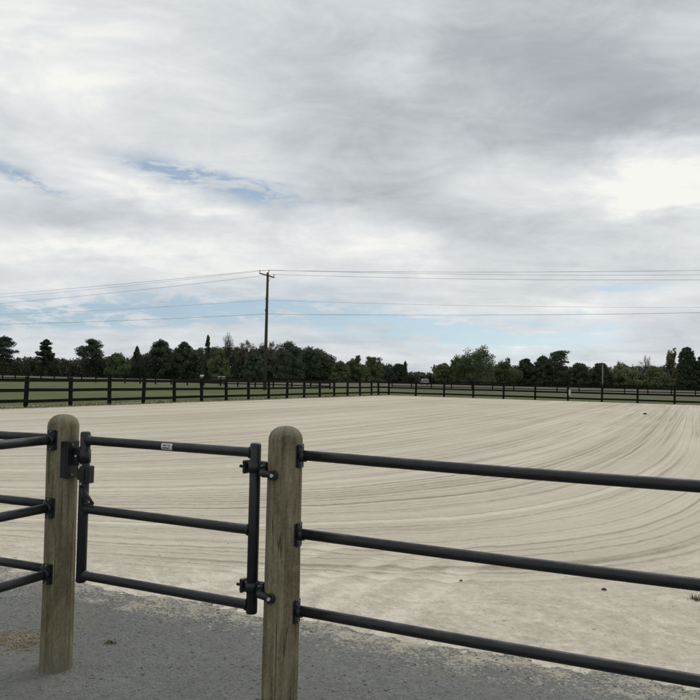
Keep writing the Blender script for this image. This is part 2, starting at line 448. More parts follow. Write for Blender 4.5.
# loose stones on the stone dust
def scatter_stones(name, n, srange, trange, rmed, rmax, hf, cols, label, cat, seed):
    rng = np.random.default_rng(seed)
    base = np.array([(1, 0, 0), (0, 1, 0), (-1, 0, 0), (0, -1, 0), (0, 0, .8), (0, 0, -.8)], float)
    tri = np.array([(0, 1, 4), (1, 2, 4), (2, 3, 4), (3, 0, 4), (1, 0, 5), (2, 1, 5), (3, 2, 5), (0, 3, 5)])
    s = rng.uniform(*srange, n); t = trange[0] + (trange[1] - trange[0]) * rng.uniform(0, 1, n) ** (1.0 if seed == 4 else 1.8)
    r = np.exp(rng.normal(math.log(rmed), .40, n)).clip(.0015, rmax)
    a = rng.uniform(0, 6.28, n)
    V = np.repeat(base[None], n, 0) * (1 + rng.uniform(-.35, .35, (n, 6, 1)))
    V *= r[:, None, None] * np.stack([rng.uniform(.7, 1.5, n), rng.uniform(.7, 1.2, n), rng.uniform(.45, .9, n)], 1)[:, None]
    ca, sa = np.cos(a)[:, None], np.sin(a)[:, None]
    X = V[..., 0] * ca - V[..., 1] * sa; Y = V[..., 0] * sa + V[..., 1] * ca
    h = np.array([hf(p, q) for p, q in zip(s, t)])
    P = np.stack([X + s[:, None], Y + t[:, None], V[..., 2] + h[:, None] + (r * .25)[:, None]], -1).reshape(-1, 3)
    f = (tri[None] + (np.arange(n) * 6)[:, None, None]).reshape(-1)
    m, nd = material(name)
    w = nd.noise(nd.obj, 55, 1, .5).outputs['Fac']
    fin(nd, nd.ramp(w, cols), .9)
    o = link_mesh(name, np_mesh(name, P, f, 3), m)
    o.location = ORG; o.rotation_euler.z = ANG
    tag(o, label, cat, kind='stuff')
scatter_stones('loose_stones', 17000, (-4.2, 3.2), (-2.6, .25), .0034, .010, grav_h, [(.3, (.135, .135, .125)), (.5, (.18, .18, .168)), (.72, (.34, .335, .30))],
    'small grey stone chips scattered over the gravel by the gate', 'gravel', 4)
scatter_stones('sand_crumbs', 2200, (-4.0, 3.6), (-.25, 3.2), .0036, .011, sand_h, [(.3, (.48, .43, .34)), (.5, (.62, .56, .45)), (.72, (.72, .66, .55))],
    'loose crumbs of pale sand lying along the near edge of the arena', 'sand', 8)

def blades(name, pts, hh, w, mat, label, cat, flat=False, parent=None, stuff=True, seed=1, lean=.5):
    rng = np.random.default_rng(seed); n = len(pts); P = np.array(pts)
    a = rng.uniform(0, 6.28, n); h = hh * rng.uniform(.5, 1.2, n); ln = rng.uniform(.1, lean, n)
    ww = w * rng.uniform(.6, 1.3, n)
    dx, dy = np.cos(a), np.sin(a)
    b = rng.uniform(0, 6.28, n)
    V = np.zeros((n, 5, 3))
    wx, wy = -np.sin(a) * ww, np.cos(a) * ww
    z0 = P[:, 2]
    if flat:
        up = rng.uniform(0, .12, n) * h
        V[:, 0] = np.stack([P[:, 0] + wx, P[:, 1] + wy, z0 + .003], 1); V[:, 1] = np.stack([P[:, 0] - wx, P[:, 1] - wy, z0 + .003], 1)
        mx = P[:, 0] + dx * h * .5; my = P[:, 1] + dy * h * .5
        V[:, 2] = np.stack([mx - wx, my - wy, z0 + .006 + up], 1); V[:, 3] = np.stack([mx + wx, my + wy, z0 + .006 + up], 1)
        V[:, 4] = np.stack([P[:, 0] + dx * h, P[:, 1] + dy * h, z0 + .004 + up * .5], 1)
    else:
        V[:, 0] = np.stack([P[:, 0] + wx, P[:, 1] + wy, z0], 1); V[:, 1] = np.stack([P[:, 0] - wx, P[:, 1] - wy, z0], 1)
        mx = P[:, 0] + dx * ln * h * .35; my = P[:, 1] + dy * ln * h * .35
        V[:, 2] = np.stack([mx - wx * .8, my - wy * .8, z0 + h * .6], 1); V[:, 3] = np.stack([mx + wx * .8, my + wy * .8, z0 + h * .6], 1)
        V[:, 4] = np.stack([P[:, 0] + dx * ln * h, P[:, 1] + dy * ln * h, z0 + h], 1)
    k = (np.arange(n) * 5)[:, None]
    f = np.concatenate([k + np.array([[0, 1, 2]]), k + np.array([[0, 2, 3]]), k + np.array([[3, 2, 4]])], 1).reshape(-1)
    o = link_mesh(name, np_mesh(name, V.reshape(-1, 3), f, 3), mat, parent)
    if label: tag(o, label, cat, kind='stuff' if stuff else None)
    return o

# grass along the foot of the far fences
rng = random.Random(3)
pts = []
for _ in range(9000):
    if rng.random() < .55:
        s, t = rng.uniform(-26.2, -23.0), rng.uniform(8, 61)
    else:
        s = rng.uniform(-25, 24); t = 61.8 - .075 * (s + 24.9) + rng.uniform(-.5, 1.6)
    if mn.noise(Vector((s * .8, t * .3, 2))) > -.15:
        p = loc_st(s, t, -.022); pts.append(p[:])
blades('verge_tufts', pts, .10, .02, mat_leaf('verge_blades', (.13, .135, .065), (.19, .185, .10), (.28, .26, .16), .4, .2),
       'tufted rough grass along the foot of the dark board fence', 'grass', lean=.8)
# straw trodden into the gravel at the left
c = ground(14, 641); pts = []
for _ in range(900):
    x, y = rng.gauss(0, .17), rng.gauss(0, .085)
    if mn.noise(Vector((x * 6, y * 6, 4))) > -.25: pts.append((c.x + x - .10, c.y + y, .002))
blades('straw', pts, .07, .0022, STRAW, 'patch of brown straw trodden into the gravel left of the corner post', 'straw', flat=True, seed=5)

# ------------------------------------------------------------------ foreground pipe fence
RAILZ = (1.23, .87, .52)
PL, PR = Vector((-1.550, 4.26, 0)), Vector((-.293, 3.66, 0))
UF = (PR - PL).normalized(); VF = Vector((-UF.y, UF.x, 0))   # along the fence / away from the camera
POST_R, POST_H, RAIL_R = .081, 1.365, .0238
def wood_post(parent, loc, seed, h=POST_H, label=None):
    prof = [(POST_R * 1.03, -.30)] + [(POST_R * (1.025 - .03 * z / h), z) for z in np.linspace(0, h - .066, 30)]
    for a in np.linspace(12, 86, 8):
        prof.append((POST_R * (.995 * math.cos(R(a)) ** .8) , h - .064 + .064 * math.sin(R(a)) ** 1.05))
    o = MB().lathe(prof, 44, wob=.005, seed=seed).build('post', POST, parent, loc)
    if label: o['label'] = label
    return o
def bracket(parent, base, d, z):
    """curved flange plate screwed to the post, with the pipe socket"""
    side = Vector((-d.y, d.x, 0)); mb = MB()
    rot = Matrix((d, side, Vector((0, 0, 1)))).transposed()
    mb.box(base + d * (POST_R + .002) + Vector((0, 0, z)), (.012, .046, .110), rot, .003)
    for sg in (1, -1):
        mb.box(base + d * (POST_R - .008) + side * sg * .027 + Vector((0, 0, z)), (.016, .012, .104), rot, .003)
    mb.tube([base + d * POST_R + Vector((0, 0, z)), base + d * (POST_R + .030) + Vector((0, 0, z))], .0262, 20)
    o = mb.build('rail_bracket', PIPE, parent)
    for sg in (1, -1):
        p = base + d * (POST_R + .007) + Vector((0, 0, z + sg * .046)); MB().tube([p, p + d * .006], .007, 6).build('bolt', DBOLT, o)
    return o
def rail(parent, a, b, z0, z1, name='rail'):
    n = 8; pts = []
    for i in range(n + 1):
        k = i / n; p = a.lerp(b, k); pts.append((p.x, p.y, z0 + (z1 - z0) * k - .009 * math.sin(math.pi * k)))
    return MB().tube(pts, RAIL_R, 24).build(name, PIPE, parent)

fl = empty('pipe_fence', (0, 0, 0), 'corner of black pipe fence on a round wooden post, left of the gate', 'fence')
wood_post(fl, PL, 3.0, label='round wooden corner post with domed top, carrying the gate latch')
ends = [(PL - UF * 2.45, -UF), (PL - VF * 2.45, -VF)]
for k, (e, d) in enumerate(ends):
    wood_post(fl, e, 11.0 + k)
    for z in RAILZ:
        bracket(fl, PL, d, z); bracket(fl, e, -d, z)
        rail(fl, PL + d * (POST_R + .02), e - d * (POST_R + .02), z, z + .005)
fr = empty('pipe_fence', (0, 0, 0), 'long three rail black pipe fence running right from the wooden hinge post', 'fence')
wood_post(fr, PR, 7.4, label='round wooden post with domed top, carrying the gate hinges').rotation_euler.y = R(.12)
UFR = Vector((1.593, -.76, 0)).normalized()
e = PR + UFR * 2.9
wood_post(fr, e, 15.0)
for z in RAILZ:
    bracket(fr, PR, UFR, z); bracket(fr, e, -UFR, z)
    rail(fr, PR + UFR * (POST_R + .02), e - UFR * (POST_R + .02), z + .004, z)

# the gate
GL, GR = Vector((-1.402, 4.18, 0)), Vector((-.436, 3.70, 0))
GD = (GR - GL).normalized(); GN = Vector((-GD.y, GD.x, 0))
Z = Vector((0, 0, 1))
gt = empty('pipe_gate', (GR.x, GR.y, 0), 'closed narrow black pipe gate hung between two round wooden posts', 'gate')
gofs = Vector((-GR.x, -GR.y, 0))
def gp(p, z): return Vector(p) + gofs + Z * z
for P in (GL, GR):
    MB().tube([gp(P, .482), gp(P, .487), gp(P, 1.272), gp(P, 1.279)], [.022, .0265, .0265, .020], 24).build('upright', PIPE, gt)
for i, z in enumerate(RAILZ):
    zz = z if i else z + .003
    ks = [.018, .0285, .0315, .034, .0365]; L_ = (GR - GL).length
    pp_ = [gp(GL + GD * k, zz) for k in ks] + [gp(GR - GD * k, zz) for k in reversed(ks)]
    rr_ = [RAIL_R * q for q in (1.10, 1.20, 1.19, 1.10, .98)]
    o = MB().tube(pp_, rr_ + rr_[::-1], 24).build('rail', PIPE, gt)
    if i == 0:
        # small silver maker's sticker wrapped on the pipe
        c = GL.lerp(GR, .525); mb = bmesh.new(); rings = []
        for k in range(9):
            a = R(-42 + 84 * k / 8)
            n_ = -GN * math.cos(a) + Z * math.sin(a)
            rings.append([mb.verts.new(gp(c, zz) + n_ * .0241 + GD * sx) for sx in (-.034, .034)])
        for k in range(8): mb.faces.new((rings[k][0], rings[k][1], rings[k + 1][1], rings[k + 1][0]))
        me = bpy.data.meshes.new('sticker'); mb.to_mesh(me); mb.free()
        st = link_mesh('sticker', me, STICK, o, smooth=True)
        ib = MB(); rot = Matrix((GD, GN, Z)).transposed()
        for dx, w, dz in ((-.012, .022, .007), (.014, .016, .007), (-.004, .040, -.006)):
            a = math.asin(dz / .0243); ib.box(gp(c, zz) + GD * dx - GN * (.0243 * math.cos(a)) + Z * dz, (w, .0012, .006), rot)
        ib.build('print', INK, st)
GROT = Matrix((GD, GN, Z)).transposed()
def hinge(z):
    mb = MB()
    # collar round the upright, threaded bolt and square nut plate to the left
    mb.tube([gp(GR, z - .022), gp(GR, z + .022)], .035, 20)
    mb.box(gp(GR - GD * .046 - GN * .004, z), (.014, .046, .062), GROT, .003)
    mb.box(gp(GR - GD * .060, z + .020), (.012, .02, .018), GROT, .002)
    mb.box(gp(GR - GD * .060, z - .018), (.012, .02, .018), GROT, .002)
    mb.tube([gp(GR - GD * .085, z), gp(GR - GD * .03, z)], .0075, 10)
    # knuckle plates and strap over to the post
    mb.box(gp(GR + GD * .052 - GN * .012, z - .002), (.044, .018, .070), GROT, .006)
    mb.tube([gp(GR + GD * .066 - GN * .020, z - .040), gp(GR + GD * .066 - GN * .020, z + .030)], .012, 12)
    a = gp(PR - UF * .075 - VF * .055, z - .018)
    mb.tube([gp(GR + GD * .066 - GN * .018, z - .008), a - VF * .02, gp(PR - VF * (POST_R + .012) - UF * .008, z - .022)], [.026, .017, .015], 12)
    mb.tube([gp(PR - VF * (POST_R - .006) - UF * .008, z - .022), gp(PR - VF * (POST_R + .018) - UF * .008, z - .022)], .023, 16)
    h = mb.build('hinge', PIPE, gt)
    p = gp(PR - VF * (POST_R + .018) - UF * .008, z - .022); MB().tube([p, p - VF * .010], .0085, 6).build('bolt', BOLT, h)
    p = gp(GR + GD * .054 - GN * .019, z + .012); MB().tube([p, p - GN * .006], .0055, 6).build('bolt', BOLT, h)
hinge(1.165); hinge(.608)
# latch: box plate on the corner post belongs to the latch set; keeper arm and spring box on the gate upright
mb = MB()
PRT = Matrix((UF, VF, Z)).transposed()
lp = PL + UF * (POST_R * .55) - VF * (POST_R * .72)
lrot = Matrix.Rotation(R(38), 3, 'Z') @ PRT
mb.box(PL + UF * (POST_R + .004) - VF * .018 + Z * 1.128, (.022, .084, .198), PRT, .004)
mb.box(PL + UF * (POST_R - .018) - VF * .054 + Z * 1.128, (.044, .018, .194), PRT, .004)
sp = mb.build('latch_keeper', PIPE, fl)
for dz in (.08, -.08):
    p = PL + UF * (POST_R + .014) - VF * .03 + Z * (1.128 + dz); MB().tube([p, p + UF * .008], .007, 6).build('bolt', DBOLT, sp)
mb = MB()
mb.tube([gp(GL, 1.115), gp(GL, 1.185)], .0315, 20)
mb.box(gp(GL - GD * .045, 1.165), (.050, .030, .045), GROT, .004)
mb.box(gp(GL - GD * .052 - GN * .01, 1.125), (.030, .020, .060), GROT, .004)
mb.tube([gp(GL - GD * .03, 1.19), gp(GL - GD * .07, 1.175)], .010, 10)
lt = mb.build('latch', PIPE, gt)
mb = MB()
mb.box(gp(GL + GD * .036 - GN * .006, 1.055), (.040, .044, .092), GROT, .005)
mb.box(gp(GL + GD * .004 - GN * .020, 1.055), (.050, .030, .060), GROT, .004)
mb.build('spring_box', PIPE, lt)
mb = MB()
a, b_, c_ = gp(GL + GD * .012 - GN * .022, .985), gp(GL + GD * .088 - GN * .022, .905), gp(GL + GD * .022 - GN * .022, .902)
mb.tube([a, a.lerp(b_, .5), b_], .0085, 10); mb.tube([a, a.lerp(c_, .5), c_], .010, 10); mb.tube([c_, c_.lerp(b_, .5), b_], .008, 10)
mb.tube([gp(GL - GN * .022, 1.01), a], .011, 10)
mb.build('release_handle', PIPE, lt)
for (dx, dz) in ((-.030, 1.150), (.010, 1.104), (.012, 1.006)):
    p = gp(GL + GD * dx - GN * .033, dz); MB().tube([p, p - GN * .007], .0055, 6).build('bolt', BOLT, lt)

# ------------------------------------------------------------------ far board fences
def board_fence(parent, pts, heights, post_h, pw, bh, bt, side):
    """posts at pts (Vectors), boards nailed on one face; each board a part"""
    n = len(pts)
    rr = random.Random(len(pts))
    for i, p in enumerate(pts):
        h = post_h + rr.uniform(-.03, .05); d = (pts[min(i + 1, n - 1)] - pts[max(i - 1, 0)]).normalized()
        lean = Matrix.Rotation(R(rr.uniform(-1.6, 1.6)), 3, 'X') @ Matrix.Rotation(R(rr.uniform(-1.2, 1.2)), 3, 'Y')
        rot = Matrix((d, Vector((-d.y, d.x, 0)), Z)).transposed() @ lean
        MB().box(p + Z * (h / 2 - .1), (pw, pw, h + .2), rot, .008).build('post', BOARD, parent)
    for i in range(n - 1):
        a, b = pts[i], pts[i + 1]; d = (b - a).normalized(); nn = Vector((-d.y, d.x, 0)) * side
        rot = Matrix((d, Vector((-d.y, d.x, 0)), Z)).transposed()
        for z in heights:
            off = nn * (pw / 2 + bt / 2 + .003)
            tilt = Matrix.Rotation(R(rr.uniform(-.35, .35)), 3, 'Y')
            MB().box((a + b) / 2 + off + Z * (z + rr.uniform(-.015, .015)), ((b - a).length - .006, bt, bh), rot @ tilt, .003).build('board', BOARD, parent)
LD, RD = Vector((.4063, .9137, 0)), Vector((.8812, -.4728, 0))
cL, cR = 34.2, 70.5
left = [Vector((cL * (-.41303 + .031469 * k), cL * (1 + .07077 * k), 0)) for k in range(-3, 16)]
right = [Vector((cR * (.08559 + .033841 * k), cR * (1 - .018157 * k), 0)) for k in range(-1, 11)]
corner = Vector((2.7, 72.3, 0))
fe = empty('board_fence', corner, 'dark three board fence along the left side and far end of the sand arena', 'fence')
pp = [p - corner for p in left + [corner] + right]
board_fence(fe, pp, (.25, .72, 1.17), 1.31, .14, .14, .03, -1)
# second fence far across the field on the left
a, b = at_depth(-22, 384, 128), at_depth(330, 386, 100)
a.z = b.z = -.03; L = b - a; n = int(L.length / 2.7)
f2 = empty('board_fence', a, 'distant dark paddock fence crossing the grass behind the left arena fence', 'fence')
board_fence(f2, [L * (i / n) for i in range(n + 1)], (.40, .80, 1.17), 1.32, .15, .13, .03, -1)
# and one beyond the far end at the right
a, b = at_depth(392, 388, 122), at_depth(720, 398, 108)
a.z = b.z = -.03; L = b - a; n = int(L.length / 3.0)
f3 = empty('board_fence', a, 'distant dark paddock fence beyond the far end of the arena at right', 'fence')
board_fence(f3, [L * (i / n) for i in range(n + 1)], (.40, .85, 1.2), 1.33, .15, .13, .03, -1)

# white plate on a far fence post
sp = right[6]
q = -RD.cross(Z); q = Vector((-RD.y, RD.x, 0)); q = q if q.y < 0 else -q
mb = MB(); rot = Matrix((RD, Vector((-RD.y, RD.x, 0)), Z)).transposed()
mb.box(sp + q * .125 + RD * .17 + Z * .70, (.17, .02, .46), rot, .004)
tag(mb.build('sign_plate', WHITE), 'small plain white plate fixed to a far fence post', 'sign')

# ------------------------------------------------------------------ utility pole and wires
PY = 85.0
pb = ground(264.6, 390); pb = at_depth(264.7, 389.5, PY); pb.z = 0
ptop = at_depth(267.8, 272.5, PY); PHT = ptop.z
up = empty('utility_pole', pb, 'tall brown wooden utility pole with a crossarm, in front of the trees', 'utility pole')
lx = ptop.x - pb.x
MB().tube([(0, 0, -1), (lx * .5, 0, PHT * .5), (lx, 0, PHT)], [.20, .165, .125], 16).build('pole', POLEW, up)
WD_L = Vector((-75, 50, 0)).normalized(); WD_R = Vector((75, -8, 0)).normalized()
arm_dir = Vector((.86, -.5, -.0)).normalized()
arm_c = Vector((lx, -.14, PHT - .35))
tilt = Vector((1, 0, -.27)).normalized()
arm_l, arm_r = arm_c - tilt * .95, arm_c + tilt * .78
rot = Matrix((tilt, Vector((0, 1, 0)), tilt.cross(Vector((0, 1, 0))))).transposed()
MB().box((arm_l + arm_r) / 2, ((arm_r - arm_l).length, .10, .13), rot, .01).build('crossarm', POLEW, up)
MB().tube([arm_c + Vector((0, 0, -.8)), arm_c + tilt * .45 + Vector((0, -.06, -.05))], .022, 8).build('brace', GREYM, up)
tops = []
for p in (arm_l + tilt * .06, Vector((lx + .12, 0, PHT - .05)), arm_r - tilt * .06):
    i_ = MB().lathe([(.02, 0), (.02, .12), (.055, .14), (.04, .18), (.065, .22), (.045, .27), (.03, .30)], 12, c=p + Vector((0, 0, .04))).build('insulator', PORC, up)
    tops.append(pb + p + Vector((0, 0, .32)))
MB().tube([(lx * .66 - .14, -.12, PHT * .66 + .1), (lx * .66 - .14, -.12, PHT * .66 + .35)], .05, 10).build('insulator', PORC, up)
MB().tube([(lx * .76 - .13, -.12, PHT * .76 + .1), (lx * .76 - .13, -.12, PHT * .76 + .3)], .045, 10).build('insulator', PORC, up)
low = at_depth(266.5, 314, PY); low2 = at_depth(266.6, 300, PY)
def wire(start, lpx, rpx, yl, yr, rad, label, sag):
    """lpx / rpx: where it leaves the frame on each side, with depths yl, yr"""
    a = at_depth(lpx[0], lpx[1], yl); b = at_depth(rpx[0], rpx[1], yr)
    pts = []
    for p, q in ((a, start), (start, b)):
        for i in range(25):
            k = i / 24; w = p.lerp(q, k); w.z -= sag * 4 * k * (1 - k)
            if pts and i == 0: continue
            pts.append(w)
    tag(MB().tube(pts, rad, 6).build('power_line', WIREM), label, 'power line', 'power lines strung across the sky')
wire(tops[0], (-60, 298), (780, 269), 127, 77, .014, 'highest thin dark power line, carried on the left end of the crossarm', .25)
wire(tops[1], (-60, 301.5), (780, 274), 126, 78, .011, 'thin dark power line carried on the pin at the top of the utility pole', .3)
wire(tops[2], (-60, 308), (780, 279), 125, 76, .013, 'thin dark power line carried on the right end of the crossarm', .3)
wire(low2, (-60, 316), (780, 307), 127, 77, .009, 'faint thin power line, second lowest, crossing behind the upper part of the pole', .3)
wire(low, (-60, 325), (780, 311), 127, 77, .015, 'lowest dark power line, crossing the pole just above the treetops', .25)
# slim grey pole at the right
tb = at_depth(602.5, 388, 118); tb.z = 0; tt = at_depth(602, 364, 118)
sp_ = empty('slim_pole', tb, 'slim grey metal pole standing in front of the dark trees at right', 'pole')
MB().tube([(0, 0, -.5), (0, 0, tt.z)], [.085, .06], 10).build('shaft', GREYM, sp_)
MB().lathe([(.06, 0), (.14, .04), (.13, .16), (.05, .22)], 10, c=(0, 0, tt.z)).build('cap', GREYM, sp_)

# ------------------------------------------------------------------ small far things
def far_car():
    p = at_depth(424.5, 386, 205); p.z = -.02
    c = empty('parked_car', p, 'small white car with dark windows parked in the gap between the trees', 'car', rz=R(3))
    prof = [(-2.05, .35), (-2.1, .75), (-1.9, .95), (-1.2, 1.02), (-.75, 1.45), (.75, 1.50), (1.45, 1.05), (2.05, .95), (2.12, .45), (2.0, .30)]
    bm = bmesh.new(); A = [bm.verts.new((y, x, z)) for x, z in prof for y in (-.85,)]; B = [bm.verts.new((.85, x, z)) for x, z in prof]
    bm.faces.new(A); bm.faces.new(list(reversed(B)))
    for i in range(len(prof)): j = (i + 1) % len(prof); bm.faces.new((A[i], B[i], B[j], A[j]))
    bmesh.ops.bevel(bm, geom=bm.edges[:], offset=.06, segments=2, affect='EDGES')
    w = MB(); w.bm.free(); w.bm = bm; w.build('body', WHITE, c)
    glass = mat_plain('dark_glass', (.02, .022, .025), .1, 3, .1, .5)
    g = MB(); g.box((0, -1.02, 1.24), (1.45, .03, .44), Matrix.Rotation(R(-46), 3, 'X')); g.build('windscreen', glass, c)
    for sx in (-1, 1):
        MB().box((sx * .865, 0, 1.24), (.03, 1.5, .32)).build('side_window', glass, c)
        for y in (-1.3, 1.3):
            MB().tube([(sx * .62, y, .32), (sx * .88, y, .32)], .32, 16).build('wheel', WIREM, c)
        MB().box((sx * .6, -2.10, .72), (.36, .06, .14)).build('headlight', BOLT, c)
far_car()
p = at_depth(202, 377, 118); p.z = -.03
tag(MB().lathe([(.26, 0), (.30, .06), (.29, .3), (.315, .32), (.29, .34), (.30, .6), (.315, .62), (.29, .64), (.29, .86), (.24, .90)], 20, c=(0, 0, .6)).build('barrel', WHITE, None, p),
    'small white barrel set up in the far field, left of the white trough', 'barrel')
p = at_depth(221.5, 377, 118); p.z = -.03
tr = empty('trough', p, 'small low white trough standing in the far field by the trees', 'trough')
mb = MB(); mb.box((0, 0, 1.02), (1.0, .5, .06), None, .01)
for y in (-.26, .26): mb.box((0, y, 1.16), (1.04, .04, .34), None, .01)
for x in (-.52, .52): mb.box((x, 0, 1.16), (.04, .48, .34), None, .01)
mb.build('basin', WHITE, tr)
for x in (-.4, .4):
    for y in (-.18, .18): MB().box((x, y, .495), (.08, .08, .99)).build('leg', POLEW, tr)
# barrel stands on a stump
mbp = at_depth(202, 377, 118)
tag(MB().lathe([(.34, 0), (.30, .1), (.28, .3), (.28, .56)], 16, wob=.03).build('stump', BARK, None, (mbp.x, mbp.y, -.03)), 'weathered tree stump under the small white barrel', 'stump')

def clod(px, py, r, label, z=.030, seed=1):
    p = ground(px, py, z)
    bm = bmesh.new(); bmesh.ops.create_icosphere(bm, subdivisions=3, radius=1)
    for v in bm.verts:
        k = 1 + .35 * mn.noise(v.co * 1.4 + Vector((seed * 5, 0, 0))) + .18 * mn.noise(v.co * 4 + Vector((seed, 3, 0)))
        v.co = Vector((v.co.x * r * 1.25 * k, v.co.y * r * k, v.co.z * r * .7 * k))
    w = MB(); w.bm.free(); w.bm = bm
    tag(w.build('clod', CLOD, None, p + Z * r * .4), label, 'clod')
clod(645, 414.5, .075, 'dark clod lying alone far out on the raked sand', seed=1)
clod(461, 581, .010, 'small dark clod on the smooth sand just above the lowest pipe rail', seed=2)
clod(604, 590, .014, 'dark crumbly clod on the rough sand below the middle pipe rail', seed=3)
def weed(px, py, n, r, h, label, z, seed):
    p = ground(px, py, z); q = random.Random(seed)
    pts = [(q.gauss(0, r), q.gauss(0, r), 0) for _ in range(n)]
    o = blades('weed', pts, h, .003, WEED, label, 'weed', stuff=False, seed=seed, lean=1.3); o.location = p
weed(697, 603, 60, .018, .06, 'small green weed growing in the sand at the right edge', .015, 3)
weed(110, 643, 46, .022, .015, 'low dark weed tuft in the gravel below the gate latch end', .003, 4)

# ------------------------------------------------------------------ trees
def leaves_mesh(name, C, N, size, rng, squash=.7):
    """C (m,3) leaf centres; small folded quads in random orientations"""
    m = len(C)
    a = rng.normal(size=(m, 3)); a /= np.linalg.norm(a, axis=1)[:, None]
    b = np.cross(a, rng.normal(size=(m, 3))); b /= np.linalg.norm(b, axis=1)[:, None] + 1e-9
    sz = (size * rng.uniform(.55, 1.35, m))[:, None]
    V = np.stack([C + a * sz * .5, C + b * sz * .32, C - a * sz * .5, C - b * sz * .32], 1)
    f = np.arange(m * 4)
    return np_mesh(name, V.reshape(-1, 3), f, 4)
def branch_tree(rng, h, spread, base_r, levels, first=.35, upk=.6):
    """recursive limbs; returns segments [(p,q,r0,r1)] and tips"""
    segs, tips = [], []
    def grow(p, d, length, r, lvl):
        n = 3
        for i in range(n):
            d2 = (d + Vector(rng.normal(0, .13, 3))).normalized()
            q = p + d2 * (length / n); r2 = r * (.86 if i < n - 1 else .74)
            segs.append((p, q, r, r2)); p, d, r = q, d2, r2
            if lvl < levels and (i > 0 or lvl > 0):
                for _ in range(2 if lvl == 0 else 1):
                    ax = Vector(rng.normal(0, 1, 3)); ax = (ax - d * ax.dot(d)).normalized()
                    dd = (d * .55 + ax * spread + Vector((0, 0, upk * .3))).normalized()
                    grow(p, dd, length * rng.uniform(.50, .75), r * .62, lvl + 1)
        if lvl >= levels - 1: tips.append(p)
        if lvl < levels: grow(p, (d + Vector(rng.normal(0, .3, 3))).normalized(), length * .62, r * .8, lvl + 1)
    grow(Vector((0, 0, -.3)), Vector((0, 0, 1)), h * first + .3, base_r, 0)
    return segs, tips
def seg_mesh(name, segs, ns=5):
    V, Fc = [], []
    for p, q, r0, r1 in segs:
        d = (q - p).normalized(); a = d.orthogonal().normalized(); b = d.cross(a); k = len(V)
        for c, r in ((p, r0), (q, r1)):
            for i in range(ns):
                t = 2 * math.pi * i / ns; V.append((c + (a * math.cos(t) + b * math.sin(t)) * r)[:])
        for i in range(ns): Fc += [k + i, k + (i + 1) % ns, k + ns + (i + 1) % ns, k + ns + i]
    return np_mesh(name, np.array(V), np.array(Fc), 4)

